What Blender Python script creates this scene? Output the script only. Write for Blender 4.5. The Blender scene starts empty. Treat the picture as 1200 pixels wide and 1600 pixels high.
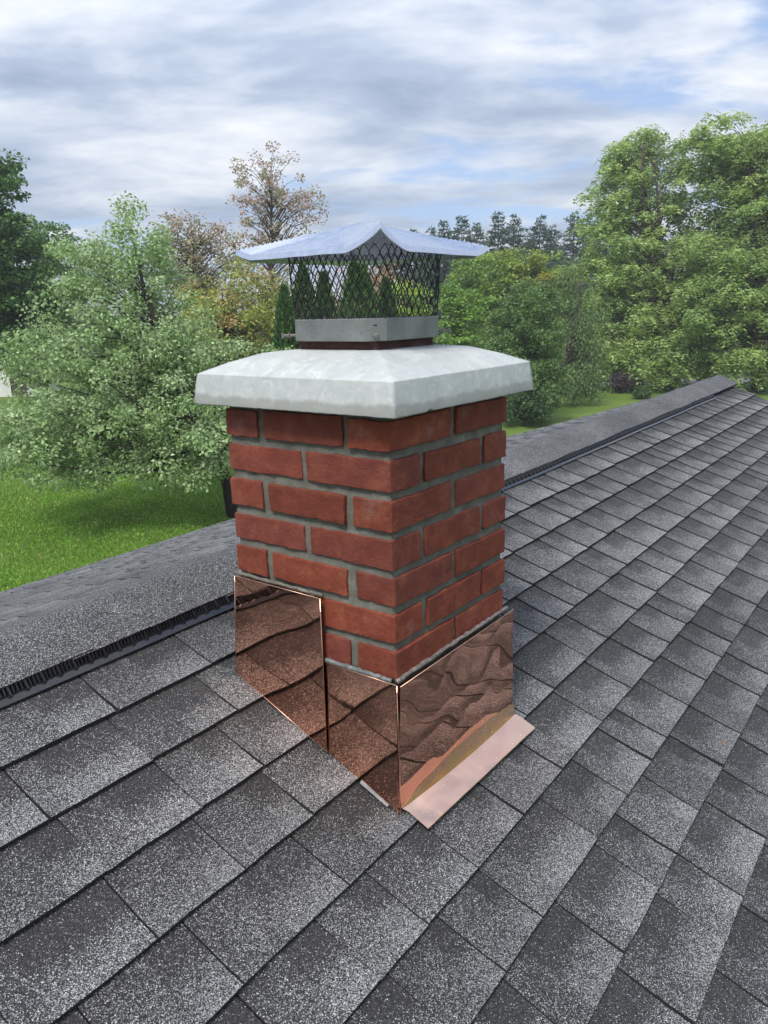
import bpy, bmesh, math, random
import numpy as np
from mathutils import Vector, Matrix, noise as mn

sc = bpy.context.scene
C = sc.collection
R = math.radians

# ------------------------------------------------------------------ camera
CAM = Vector((-1.0640, -0.8044, 0.2436))
YAW, PITCH, ROLL, FPX = 0.6569, 0.2560, -0.0270, 1215.8      # FPX: focal length for a 1600 px tall frame
FWD = Vector((math.cos(YAW)*math.cos(PITCH), math.sin(YAW)*math.cos(PITCH), -math.sin(PITCH)))
_r = Vector((math.sin(YAW), -math.cos(YAW), 0)); _u = _r.cross(FWD)
RGT = _r*math.cos(ROLL) + _u*math.sin(ROLL)
UPV = -_r*math.sin(ROLL) + _u*math.cos(ROLL)
cd = bpy.data.cameras.new('camera'); cam = bpy.data.objects.new('camera', cd); C.objects.link(cam)
cam.matrix_world = Matrix(((RGT.x, UPV.x, -FWD.x, CAM.x), (RGT.y, UPV.y, -FWD.y, CAM.y), (RGT.z, UPV.z, -FWD.z, CAM.z), (0, 0, 0, 1)))
cd.sensor_fit = 'VERTICAL'; cd.sensor_height = 36; cd.lens = 36*FPX/1600
cd.clip_start = 0.02; cd.clip_end = 6000
sc.camera = cam

# ------------------------------------------------------------------ sky
SUN_DIR = Vector((-0.84, -0.20, 1.22)).normalized()
SUN_EL = math.asin(SUN_DIR.z); SUN_ROT = math.atan2(SUN_DIR.x, SUN_DIR.y)
world = bpy.data.worlds.new('World'); sc.world = world; world.use_nodes = True

class NT:
    """tiny node helper"""
    def __init__(s, tree): s.t = tree; s.n = tree.nodes; s.l = tree.links
    def __call__(s, typ, ins=None, **kw):
        n = s.n.new('ShaderNode'+typ)
        for k, v in kw.items(): setattr(n, k, v)
        for k, v in (ins or {}).items():
            if isinstance(v, bpy.types.NodeSocket): s.l.new(v, n.inputs[k])
            else: n.inputs[k].default_value = v
        return n
    def math(s, op, a, b=0.0, clamp=False):
        n = s.n.new('ShaderNodeMath'); n.operation = op; n.use_clamp = clamp
        for i, v in enumerate((a, b)):
            if isinstance(v, bpy.types.NodeSocket): s.l.new(v, n.inputs[i])
            else: n.inputs[i].default_value = v
        return n.outputs[0]
    def mix(s, f, a, b, blend='MIX'):
        n = s.n.new('ShaderNodeMix'); n.data_type = 'RGBA'; n.blend_type = blend
        for i, v in ((0, f), (6, a), (7, b)):
            if isinstance(v, bpy.types.NodeSocket): s.l.new(v, n.inputs[i])
            else: n.inputs[i].default_value = v if i == 0 or len(v) == 4 else (*v, 1)
        return n.outputs[2]
    def ramp(s, f, stops, interp='LINEAR'):
        n = s.n.new('ShaderNodeValToRGB'); n.color_ramp.interpolation = interp
        e = n.color_ramp.elements
        while len(e) < len(stops): e.new(0.5)
        for el, (p, c) in zip(e, stops):
            el.position = p; el.color = (c, c, c, 1) if not hasattr(c, '__len__') else (*c, 1)
        s.l.new(f, n.inputs[0]); return n.outputs[0]
    def noise(s, vec, scale, detail=4, rough=.5, dist=0.0):
        return s('TexNoise', {'Vector': vec, 'Scale': scale, 'Detail': detail, 'Roughness': rough, 'Distortion': dist}).outputs[0]

def build_world():
    t = world.node_tree; t.nodes.clear(); N = NT(t)
    tc = N('TexCoord').outputs['Generated']
    sky = N('TexSky', sky_type='NISHITA', sun_disc=False, sun_elevation=SUN_EL, sun_rotation=SUN_ROT,
            air_density=1.0, dust_density=0.6, ozone_density=1.0).outputs[0]
    sep = N('SeparateXYZ', {0: tc})
    z = N.math('ADD', N.math('MAXIMUM', sep.outputs[2], 0.0), 0.16)
    v = N('CombineXYZ', {0: N.math('DIVIDE', sep.outputs[0], z), 1: N.math('DIVIDE', sep.outputs[1], z), 2: 0.0}).outputs[0]
    v = N('Mapping', {'Vector': v, 'Rotation': (0, 0, R(-38))}).outputs[0]
    v = N('Mapping', {'Vector': v, 'Location': (3.3, 1.7, 0.4), 'Scale': (1.3, 0.85, 1)}).outputs[0]
    big = N.noise(v, 0.95, 8, .58, .2)
    fine = N.noise(v, 2.1, 9, .6, .25)
    cover = N.ramp(N.math('ADD', N.math('MULTIPLY', big, .72), N.math('MULTIPLY', fine, .28)), [(.38, 0.1), (.49, .96)], 'EASE')
    tone = N.noise(N('Mapping', {'Vector': v, 'Location': (7, 2, 0)}).outputs[0], 1.7, 8, .55, .2)
    cloud = N.ramp(tone, [(.33, (2.2, 2.65, 3.55)), (.44, (2.9, 3.4, 4.3)), (.52, (3.9, 4.3, 5.0)), (.66, (5.6, 5.75, 6.0))])
    low = N.ramp(sep.outputs[2], [(0.0, 1.0), (.22, 0.0)])
    cloud = N.mix(N.math('MULTIPLY', low, .25), cloud, (4.4, 5.0, 5.9))
    blue = N.mix(.6, sky, (2.5, 3.7, 6.4))
    lift = N.math('ADD', 1.0, N.math('MULTIPLY', N.math('MAXIMUM', sep.outputs[2], 0.0), 1.1))
    cloud = N('VectorMath', {0: cloud, 'Scale': lift}, operation='SCALE').outputs[0]
    col = N.mix(cover, blue, cloud)
    bg = N('Background', {'Color': col, 'Strength': 0.10})
    out = N('OutputWorld', {'Surface': bg.outputs[0]})
build_world()

sd = bpy.data.lights.new('sun', 'SUN'); sun = bpy.data.objects.new('sun', sd); C.objects.link(sun)
sd.energy = 2.6; sd.angle = R(16); sd.color = (1.0, .95, .87)
sun.rotation_euler = SUN_DIR.to_track_quat('Z', 'Y').to_euler()
sc.view_settings.view_transform = 'Standard'; sc.view_settings.look = 'None'
sc.view_settings.gamma = 1; sc.view_settings.exposure = 0.55; sc.view_settings.use_curve_mapping = False
sc.render.engine = 'CYCLES'
sc.cycles.max_bounces = 8; sc.cycles.diffuse_bounces = 3; sc.cycles.glossy_bounces = 4; sc.cycles.transmission_bounces = 3
sc.cycles.use_denoising = True; sc.cycles.denoiser = 'OPENIMAGEDENOISE'; sc.cycles.denoising_input_passes = 'RGB_ALBEDO_NORMAL'

# ------------------------------------------------------------------ helpers
GROUND = -4.6
def at(px, py, depth):
    """world point seen at a pixel of the 1200x1600 frame at a given depth"""
    return CAM + (FWD + RGT*((px-600)/FPX) - UPV*((py-800)/FPX))*depth
def on_plane(px, py, z):
    d = FWD + RGT*((px-600)/FPX) - UPV*((py-800)/FPX)
    return CAM + d*((z-CAM.z)/d.z)

def link(o, parent=None):
    C.objects.link(o)
    if parent is not None: o.parent = parent
    return o
def mesh_obj(name, V, F, mat, parent=None, smooth=False, loc=None):
    me = bpy.data.meshes.new(name)
    V = [tuple(v) for v in V]
    if loc is not None: V = [(v[0]-loc[0], v[1]-loc[1], v[2]-loc[2]) for v in V]
    me.from_pydata(V, [], F)
    if mat: me.materials.append(mat)
    if smooth: me.polygons.foreach_set('use_smooth', [True]*len(me.polygons))
    o = bpy.data.objects.new(name, me)
    if loc is not None: o.location = loc
    return link(o, parent)
def empty(name, loc, label=None, cat=None, group=None):
    o = bpy.data.objects.new(name, None); o.location = loc; o.empty_display_size = .1
    if label: o['label'] = label
    if cat: o['category'] = cat
    if group: o['group'] = group
    return link(o)
def put(o, root):
    """parent a world-space mesh to a root that only has a location"""
    o.parent = root; o.matrix_parent_inverse = Matrix.Translation(-root.location); return o
def tag(o, label, cat, group=None, kind=None):
    if label: o['label'] = label
    if cat: o['category'] = cat
    if group: o['group'] = group
    if kind: o['kind'] = kind
    return o

def box(c, h):
    x, y, z = h
    V = [(c[0]+sx*x, c[1]+sy*y, c[2]+sz*z) for sx in (-1, 1) for sy in (-1, 1) for sz in (-1, 1)]
    F = [(0,1,3,2),(4,6,7,5),(0,4,5,1),(2,3,7,6),(0,2,6,4),(1,5,7,3)]
    return V, F
def join(parts):
    V, F = [], []
    for v, f in parts:
        k = len(V); V += list(v); F += [tuple(i+k for i in q) for q in f]
    return V, F
def tube(pts, rad, n=6, cap=True):
    pts = [Vector(p) for p in pts]
    if not hasattr(rad, '__len__'): rad = [rad]*len(pts)
    V, F = [], []
    for i, p in enumerate(pts):
        d = (pts[min(i+1, len(pts)-1)]-pts[max(i-1, 0)]).normalized()
        a = d.cross(Vector((.31, .2, .93)) if abs(d.z) < .9 else Vector((1, .1, 0))).normalized(); b = d.cross(a)
        for k in range(n):
            w = 2*math.pi*k/n
            V.append(p + a*(math.cos(w)*rad[i]) + b*(math.sin(w)*rad[i]))
    for i in range(len(pts)-1):
        for k in range(n):
            F.append((i*n+k, i*n+(k+1) % n, (i+1)*n+(k+1) % n, (i+1)*n+k))
    if cap: F.append(tuple(range(n-1, -1, -1))); F.append(tuple(range((len(pts)-1)*n, len(pts)*n)))
    return V, F
def rounded_box(h, r, seg, amp, freq, seed, low=0.0):
    """surface of a box with rounded edges, chipped by noise; seg = inner cuts per axis"""
    ax = []
    for a in range(3):
        k = seg[a]; inner = [-(h[a]-r) + 2*(h[a]-r)*i/k for i in range(k+1)]
        ax.append([-h[a]]+inner+[h[a]])
    idx = {}; V = []; F = []
    def vid(p):
        key = tuple(round(c, 6) for c in p)
        if key not in idx:
            q = Vector([max(-(h[i]-r), min(h[i]-r, p[i])) for i in range(3)]); d = Vector(p)-q
            w = q + d.normalized()*r
            s = Vector((seed*3.7, seed*1.3, seed*.7))
            nv = mn.noise_vector(w*freq+s)*amp + mn.noise_vector(w*freq*.22+s*2)*low
            idx[key] = len(V); V.append(w+nv)
        return idx[key]
    for a in range(3):
        b, c = (a+1) % 3, (a+2) % 3
        for sgn in (-1, 1):
            for i in range(len(ax[b])-1):
                for j in range(len(ax[c])-1):
                    q = []
                    for (x, y) in ((i, j), (i+1, j), (i+1, j+1), (i, j+1)):
                        p = [0, 0, 0]; p[a] = sgn*h[a]; p[b] = ax[b][x]; p[c] = ax[c][y]; q.append(vid(p))
                    if sgn < 0: q.reverse()
                    F.append(tuple(q))
    return V, F

# ------------------------------------------------------------------ materials
def material(name):
    m = bpy.data.materials.new(name); m.use_nodes = True; m.node_tree.nodes.clear()
    N = NT(m.node_tree)
    p = N('BsdfPrincipled'); N('OutputMaterial', {'Surface': p.outputs[0]})
    return m, N, p
def setp(N, p, **kw):
    nm = dict(color='Base Color', rough='Roughness', metal='Metallic', spec='Specular IOR Level', normal='Normal')
    for k, v in kw.items():
        s = p.inputs[nm[k]]
        if isinstance(v, bpy.types.NodeSocket): N.l.new(v, s)
        else: s.default_value = (*v, 1) if hasattr(v, '__len__') and len(v) == 3 else v
def bump(N, h, strength, dist):
    return N('Bump', {'Height': h, 'Strength': strength, 'Distance': dist}).outputs[0]

def mat_shingle():
    m, N, p = material('asphalt_shingle')
    pos = N('NewGeometry').outputs['Position']
    uv = N('SeparateXYZ', {0: N('UVMap').outputs[0]})
    u, t = uv.outputs[0], uv.outputs[1]
    a = N('SeparateColor', {0: N('VertexColor', layer_name='tab').outputs[0]})
    r1, r2, r3 = a.outputs[0], a.outputs[1], a.outputs[2]
    g1 = N('TexVoronoi', {'Vector': pos, 'Scale': 700.0, 'Randomness': 1.0}, feature='F1')
    gr = N('SeparateColor', {0: g1.outputs['Color']})
    blotch = N.noise(pos, 11, 4, .6)
    cloudy = N.noise(pos, 2.1, 3, .5)
    # blended drops: towards one side of the tab a dark patch high up and a pale patch low down
    sel = N('MapRange', {'Value': u, 'From Min': N.math('ADD', .18, N.math('MULTIPLY', r2, .5)), 'From Max': N.math('ADD', .22, N.math('MULTIPLY', r2, .5))}).outputs[0]
    wob = N.math('ADD', t, N.math('MULTIPLY', N.math('SUBTRACT', blotch, .5), .35))
    dark = N('MapRange', {'Value': wob, 'From Min': .42, 'From Max': .62}).outputs[0]
    pale = N('MapRange', {'Value': wob, 'From Min': .55, 'From Max': .10}).outputs[0]
    dens = N.math('ADD', N.math('MULTIPLY', r1, .16), .145)
    dens = N.math('ADD', dens, N.math('MULTIPLY', N.math('SUBTRACT', .62, t), .28))
    dens = N.math('ADD', dens, N.math('MULTIPLY', N.math('MULTIPLY', sel, pale), .20))
    dens = N.math('SUBTRACT', dens, N.math('MULTIPLY', N.math('MULTIPLY', sel, dark), .15))
    dens = N.math('ADD', dens, N.math('MULTIPLY', N.math('SUBTRACT', blotch, .5), .34))
    dens = N.math('ADD', dens, N.math('MULTIPLY', N.math('SUBTRACT', cloudy, .5), .40))
    dens = N.math('MAXIMUM', dens, .05)
    light = N.math('LESS_THAN', gr.outputs[0], dens)
    lc = N.ramp(gr.outputs[1], [(0.0, (.12, .122, .13)), (.5, (.24, .243, .252)), (.85, (.42, .42, .41)), (1.0, (.72, .71, .69))])
    dc = N.ramp(gr.outputs[2], [(0.0, (.012, .012, .013)), (.55, (.034, .0335, .036)), (1.0, (.098, .095, .094))])
    col = N.mix(light, dc, lc)
    side = N.math('LESS_THAN', N.math('ABSOLUTE', a.outputs[0]), -1.0)
    hsv = N('HueSaturation', {'Color': col, 'Saturation': 1.0, 'Value': N.math('ADD', .68, N.math('MULTIPLY', r3, .24))}).outputs[0]
    n = bump(N, N.math('ADD', g1.outputs['Distance'], N.math('MULTIPLY', blotch, .6)), .55, .0022)
    setp(N, p, color=hsv, rough=.76, spec=.36, normal=n)
    return m
def mat_edge():
    m, N, p = material('asphalt_edge'); pos = N('NewGeometry').outputs['Position']
    c = N.ramp(N.noise(pos, 300, 3), [(.3, (.008, .008, .009)), (.7, (.03, .03, .032))])
    setp(N, p, color=c, rough=.85); return m
def mat_brick():
    m, N, p = material('red_brick'); pos = N('NewGeometry').outputs['Position']
    rnd = N('ObjectInfo').outputs['Random']
    n1 = N.noise(pos, 20, 7, .68); n2 = N.noise(pos, 230, 5, .75); n3 = N.noise(pos, 75, 6, .7, .4)
    c = N.ramp(n1, [(.28, (.140, .029, .018)), (.5, (.195, .043, .026)), (.72, (.275, .080, .044))])
    c = N.mix(N.math('MULTIPLY', N.ramp(n3, [(.62, 0.0), (.8, 1.0)]), .28), c, (.20, .11, .085))
    c = N.mix(N.math('MULTIPLY', N.ramp(n2, [(.62, 0.0), (.72, 1.0)]), .35), c, (.09, .03, .025))
    salt = N.math('MULTIPLY', N.ramp(N.noise(pos, 13, 7, .75), [(.56, 0.0), (.72, 1.0)]), N.math('GREATER_THAN', N.math('FRACT', N.math('MULTIPLY', rnd, 13.7)), .72))
    c = N.mix(N.math('MULTIPLY', salt, .45), c, (.30, .21, .18))
    c = N('HueSaturation', {'Color': c, 'Hue': N.math('ADD', .4985, N.math('MULTIPLY', rnd, .005)), 'Saturation': N.math('ADD', .97, N.math('MULTIPLY', rnd, .06)), 'Value': N.math('ADD', .74, N.math('MULTIPLY', N.math('FRACT', N.math('MULTIPLY', rnd, 7.3)), .32))}).outputs[0]
    h = N.math('ADD', N.math('MULTIPLY', n2, .5), n3)
    setp(N, p, color=c, rough=N.ramp(n3, [(.3, .62), (.7, .88)]), spec=.35, normal=bump(N, h, .9, .0034)); return m
def mat_mortar():
    m, N, p = material('grey_mortar'); pos = N('NewGeometry').outputs['Position']
    n1 = N.noise(pos, 22, 6, .65); n2 = N.noise(pos, 260, 5, .7)
    c = N.ramp(n1, [(.3, (.105, .103, .086)), (.55, (.165, .162, .138)), (.75, (.25, .245, .215))])
    c = N.mix(N.ramp(n2, [(.35, .35), (.6, 0.0)]), c, (.07, .068, .06))
    setp(N, p, color=c, rough=.95, spec=.2, normal=bump(N, N.math('ADD', n2, n1), .8, .003)); return m
def mat_crown():
    m, N, p = material('cement_crown'); g = N('NewGeometry'); pos = g.outputs['Position']
    sx = N('SeparateXYZ', {0: pos})
    n1 = N.noise(pos, 15, 8, .7, .4); n2 = N.noise(pos, 95, 6, .7); n3 = N.noise(pos, 30, 4, .6, 1.5)
    c = N.ramp(n1, [(.30, (.36, .385, .385)), (.5, (.42, .445, .44)), (.70, (.48, .50, .49))])
    c = N.mix(N.math('MULTIPLY', N.ramp(n3, [(.5, 0.0), (.68, 1.0)]), .4), c, (.62, .64, .63))
    # damp lower rim with a ragged upper edge
    wig = N.math('ADD', sx.outputs[2], N.math('MULTIPLY', N.math('SUBTRACT', N.noise(N('Mapping', {'Vector': pos, 'Scale': (1, 1, .1)}).outputs[0], 34, 5, .6), .5), .022))
    c = N.mix(N.math('MULTIPLY', N.ramp(wig, [(.084, 1.0), (.090, 0.0)]), .6), c, (.20, .20, .175))
    pits = N.math('MAXIMUM', N.ramp(n2, [(.29, 1.0), (.35, 0.0)]), N.ramp(N('TexVoronoi', {'Vector': pos, 'Scale': 26.0}).outputs['Distance'], [(.045, 1.0), (.075, 0.0)]))
    c = N.mix(N.math('MULTIPLY', pits, .6), c, (.14, .14, .13))
    h = N.math('ADD', N.math('MULTIPLY', n2, .5), n1)
    setp(N, p, color=c, rough=.82, spec=.3, normal=bump(N, h, .35, .0025)); return m
def mat_flue():
    m, N, p = material('clay_flue'); pos = N('NewGeometry').outputs['Position']
    c = N.ramp(N.noise(pos, 40, 5, .6, .5), [(.35, (.045, .018, .018)), (.6, (.10, .04, .036)), (.75, (.2, .15, .14))])
    setp(N, p, color=c, rough=.8); return m
def mat_band():
    m, N, p = material('galvanised_band'); pos = N('NewGeometry').outputs['Position']
    n = N.noise(pos, 190, 5, .65); n2 = N.noise(pos, 18, 4)
    c = N.ramp(n2, [(.3, (.17, .18, .18)), (.7, (.26, .27, .265))])
    c = N.mix(N.math('MULTIPLY', N.ramp(n, [(.56, 0.0), (.64, 1.0)]), .6), c, (.13, .115, .10))
    setp(N, p, color=c, rough=.52, metal=.45, normal=bump(N, n, .25, .001)); return m
def mat_lid():
    m, N, p = material('brushed_steel_lid'); pos = N('NewGeometry').outputs['Position']
    n = N.noise(pos, 8, 3); n2 = N.noise(pos, 60, 4)
    c = N.ramp(n2, [(.3, (.56, .60, .70)), (.7, (.66, .70, .80))])
    setp(N, p, color=c, rough=N.ramp(n2, [(.3, .20), (.7, .34)]), metal=.9, normal=bump(N, n, .2, .01)); return m
def mat_wire():
    m, N, p = material('black_wire'); pos = N('NewGeometry').outputs['Position']
    c = N.ramp(N.noise(pos, 60, 3), [(.35, (.018, .018, .019)), (.7, (.07, .068, .066))])
    setp(N, p, color=c, rough=.5, spec=.5, metal=.2); return m
def mat_bolt():
    m, N, p = material('bolt_steel'); pos = N('NewGeometry').outputs['Position']
    c = N.ramp(N.noise(pos, 200, 3), [(.35, (.16, .15, .14)), (.7, (.38, .37, .35))])
    setp(N, p, color=c, rough=.45, metal=.8); return m
def mat_copper(name, freq, amp, rough, swirl, det=0.0, gain=(1, 1, 1)):
    m, N, p = material(name); pos = N('NewGeometry').outputs['Position']
    warp = N.noise(pos, freq, det, .4, swirl); f2 = N.noise(pos, 22, 1, .4, .5)
    spots = N.ramp(N.noise(pos, 170, 2, .5), [(.735, 0.0), (.76, 1.0)])
    c = N.ramp(N.noise(pos, 5, 4, .6), [(.3, (.70, .375, .265)), (.7, (.80, .45, .33))])
    c = N.mix(N.math('MULTIPLY', spots, .8), c, (.95, .60, .45))
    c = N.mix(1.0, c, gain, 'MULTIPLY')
    r = N.math('ADD', rough, N.math('MULTIPLY', spots, .3))
    h = N.math('ADD', warp, N.math('MULTIPLY', f2, .012))
    setp(N, p, color=c, rough=r, metal=1.0, normal=bump(N, h, 1.0, amp)); return m
def mat_simple(name, c0, c1, rough, scale=30, metal=0.0, spec=.5, bmp=0.0):
    m, N, p = material(name); pos = N('NewGeometry').outputs['Position']
    n = N.noise(pos, scale, 5, .6)
    setp(N, p, color=N.ramp(n, [(.32, c0), (.68, c1)]), rough=rough, metal=metal, spec=spec)
    if bmp: setp(N, p, normal=bump(N, n, .6, bmp))
    return m
def mat_leaf(name='leaf', trans=.35, rough=.5, spec=.35):
    m = bpy.data.materials.new(name); m.use_nodes = True; m.node_tree.nodes.clear(); N = NT(m.node_tree)
    col = N('VertexColor', layer_name='leafcol').outputs[0]
    p = N('BsdfPrincipled'); setp(N, p, color=col, rough=rough, spec=spec)
    tcol = N('HueSaturation', {'Color': col, 'Hue': .49, 'Saturation': 1.1, 'Value': 1.25}).outputs[0]
    tr = N('BsdfTranslucent', {'Color': tcol})
    mx = N('MixShader', {0: trans, 1: p.outputs[0], 2: tr.outputs[0]})
    N('OutputMaterial', {'Surface': mx.outputs[0]}); return m
def mat_grass():
    m, N, p = material('lawn_grass'); pos = N('NewGeometry').outputs['Position']
    n1 = N.noise(pos, .22, 5, .6, .4); n2 = N.noise(pos, 2.6, 5, .65); n3 = N.noise(N('Mapping', {'Vector': pos, 'Scale': (1, 1, .2)}).outputs[0], 22, 5, .7)
    c = N.ramp(n1, [(.32, (.085, .155, .024)), (.5, (.135, .215, .036)), (.68, (.205, .275, .062))])
    c = N.mix(N.math('MULTIPLY', N.ramp(n2, [(.42, 0.0), (.75, 1.0)]), .45), c, (.17, .22, .05))
    c = N.mix(N.math('MULTIPLY', N.ramp(n3, [(.34, 1.0), (.56, 0.0)]), .55), c, (.028, .070, .009))
    setp(N, p, color=c, rough=.8, spec=.2, normal=bump(N, N.math('ADD', n3, n2), .9, .06)); return m

M = dict(shingle=mat_shingle(), edge=mat_edge(), brick=mat_brick(), mortar=mat_mortar(), crown=mat_crown(), flue=mat_flue(),
         band=mat_band(), lid=mat_lid(), wire=mat_wire(), bolt=mat_bolt(),
         copper=mat_copper('copper_side', 3.6, .012, .05, .3), copper_front=mat_copper('copper_front', 2.3, .0075, .04, 1.3, 0.0),
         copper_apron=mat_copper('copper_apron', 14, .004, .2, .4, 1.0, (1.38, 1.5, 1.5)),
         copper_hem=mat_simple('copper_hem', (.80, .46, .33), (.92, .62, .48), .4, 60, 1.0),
         sealant=mat_simple('sealant_bead', (.06, .045, .04), (.22, .19, .17), .35, 90, 0, .5, .003),
         grey_sealant=mat_simple('grey_sealant', (.09, .095, .095), (.22, .23, .23), .5, 60, 0, .5, .003),
         vent=mat_simple('black_vent_plastic', (.010, .011, .013), (.022, .023, .027), .14, 40),
         deck=mat_simple('roof_underlay', (.012, .012, .013), (.03, .03, .03), .9, 50),
         zinc=mat_simple('zinc_strip', (.13, .14, .145), (.24, .25, .255), .7, 40, .2),
         bark=mat_simple('bark', (.035, .028, .022), (.10, .085, .07), .95, 9, 0, .2, .03),
         dark_bark=mat_simple('dark_bark', (.016, .013, .011), (.05, .042, .035), .95, 12, 0, .2, .02),
         white=mat_simple('white_siding', (.62, .62, .60), (.74, .74, .72), .7, 3),
         grey_roof=mat_simple('grey_roofing', (.10, .10, .11), (.17, .17, .18), .85, 3),
         siding=mat_simple('house_siding', (.50, .48, .42), (.58, .56, .50), .7, 4),
         soffit=mat_simple('painted_trim', (.66, .66, .64), (.76, .76, .74), .6, 5),
         twig=mat_simple('twig_bark', (.20, .10, .045), (.34, .19, .10), .8, 80),
         road=mat_simple('pale_gravel_drive', (.36, .30, .27), (.50, .44, .40), .95, 3),
         leaf=mat_leaf(), glossy_leaf=mat_leaf('glossy_leaf', .30, .5, .35), needle=mat_leaf('needle', .15, .6, .3), grass=mat_grass())

# ------------------------------------------------------------------ ground
def gz(x, y): return GROUND + .16*mn.noise(Vector((x*.05, y*.05, 2)))+.05*mn.noise(Vector((x*.2, y*.2, 5)))
def ground():
    rng = random.Random(4)
    V, F = [], []
    xs = sorted(set([-3000, -800, -250, -90] + [-60+4*i for i in range(46)] + [150, 260, 700, 3000]))
    ys = xs
    for y in ys:
        for x in xs:
            V.append((x, y, gz(x, y)))
    n = len(xs)
    for j in range(n-1):
        for i in range(n-1): F.append((j*n+i, j*n+i+1, (j+1)*n+i+1, (j+1)*n+i))
    tag(mesh_obj('lawn', V, F, M['grass'], smooth=True), None, None, kind='structure')
    # pale drive far to the right
    V, F = [], []
    for i in range(41):
        s = i/40
        a = on_plane(930+330*s, 607-10*s, GROUND); b = on_plane(930+330*s, 599-10*s, GROUND)
        V += [(a.x, a.y, gz(a.x, a.y)+.035), (b.x, b.y, gz(b.x, b.y)+.035)]
        if i: F.append((2*i-2, 2*i, 2*i+1, 2*i-1))
    tag(mesh_obj('gravel_drive', V, F, M['road']), None, None, kind='structure')
ground()

# ------------------------------------------------------------------ house roof
S = 0.40; Z0 = -0.7076
U = Vector((1, .018, .018*S)).normalized()
NRM = Vector((0, -S, 1)).normalized()
W = NRM.cross(U).normalized()
O = Vector((0, 0, Z0-.013))
U0, U1 = -4.2, 5.48          # gable ends along the ridge
WR = .802                    # ridge, measured up the slope
EXPO = .1405; W0 = .523
def wav(u, w):
    return .0035*math.sin(u*5.1+w*1.7) * mn.noise(Vector((u*.9, w*.8, 3))) + .004*mn.noise(Vector((u*1.3, w*1.1, 7)))
def RT(u, w, h): return O + U*u + W*w + NRM*(h+wav(u, w))
FD = Vector((-.018*.32*0, 1, -.318)).normalized()
FN = Vector((0, .318, 1)).normalized()
APEX = lambda u: O + U*u + W*WR
def RF(u, t, h): return APEX(u) + FD*t + FN*(h+wav(u, 2+t))

house = empty('house', (O + U*.6 + W*WR) * 1.0, 'low house under a dark grey asphalt shingle roof with a ridge vent', 'house')
house.location.z = GROUND
def roof_deck():
    V, F = [], []
    us = [U0 + (U1-U0)*i/60 for i in range(61)]
    prof = [('n', -4.4), ('n', -2.5), ('n', -1.2), ('n', -.4), ('n', .2), ('n', .6), ('n', WR), ('f', .3), ('f', 1.2), ('f', 2.2), ('f', 3.05)]
    for u in us:
        for k, t in prof: V.append(RT(u, t, -.004) if k == 'n' else RF(u, t, -.004))
    m = len(prof)
    for i in range(60):
        for j in range(m-1): F.append((i*m+j, (i+1)*m+j, (i+1)*m+j+1, i*m+j+1))
    n = len(V)
    for v in list(V): V.append(v - Vector((0, 0, .03)))
    for i in range(60):
        for j in range(m-1): F.append((n+i*m+j, n+i*m+j+1, n+(i+1)*m+j+1, n+(i+1)*m+j))
    for j in range(m-1):
        F.append((j, j+1, n+j+1, n+j)); a = 60*m
        F.append((a+j, n+a+j, n+a+j+1, a+j+1))
    for i in range(60):
        F.append((i*m, n+i*m, n+(i+1)*m, (i+1)*m)); b = m-1
        F.append((i*m+b, (i+1)*m+b, n+(i+1)*m+b, n+i*m+b))
    return put(mesh_obj('roof', V, F, M['deck']), house)
roof = roof_deck()

def shingle_mesh(u0, u1, k, rng, far=False, hi=True):
    """one exposed shingle tab; returns verts, faces, uv per vert, tone, number of top faces"""
    P = RF if far else RT
    nx, ny = (3, 3) if hi else (1, 2)
    lift = rng.uniform(0, .0014); tilt = rng.uniform(.0003, .0014) + .0030*min(1, max(0, u0+.2)); skew = rng.uniform(-.004, .004); th = rng.uniform(.0085, .0100)
    jit = rng.uniform(-.0010, .0010)
    if far: lift = 0; tilt *= .5
    V, UV = [], []
    L = 1.28
    for j in range(ny+1):
        t = L*j/ny if not hi else (0, .33, .8, L)[j]
        for i in range(nx+1):
            f = i/nx
            u = u0 + (u1-u0)*f + (skew*(1-t) if 0 < f < 1 or True else 0)
            edge = rng.uniform(-.0013, .0013) if hi and j == 0 else 0
            w = t*EXPO + jit + edge
            h = .0165 + lift*(1-t) + tilt*(.5-f) - .0095*t - (.0028*math.sin(math.pi*min(t, 1)) if t < 1 else 0)
            if far: V.append(P(u, k-w, h))
            else: V.append(P(u, k+w, h))
            UV.append((f, min(t, 1.0)))
    m = nx+1; F = []
    for j in range(ny):
        for i in range(nx):
            q = (j*m+i, j*m+i+1, (j+1)*m+i+1, (j+1)*m+i)
            F.append(q if not far else q[::-1])
    top = len(F); n = len(V)
    nn = FN if far else NRM
    ring = [i for i in range(m)] + [j*m+nx for j in range(1, ny+1)] + [j*m for j in range(ny, 0, -1)]
    # side walls: butt edge and both side edges
    low = {}
    for i in ring:
        low[i] = len(V); V.append(V[i] - nn*(th+.001)); UV.append(UV[i])
    seq = [j*m for j in range(ny, 0, -1)] + [i for i in range(m)] + [j*m+nx for j in range(1, ny+1)]
    for a, b in zip(seq[:-1], seq[1:]):
        q = (b, a, low[a], low[b]); F.append(q if not far else q[::-1])
    return V, F, UV, (rng.random(), rng.random(), rng.random()), top
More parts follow.
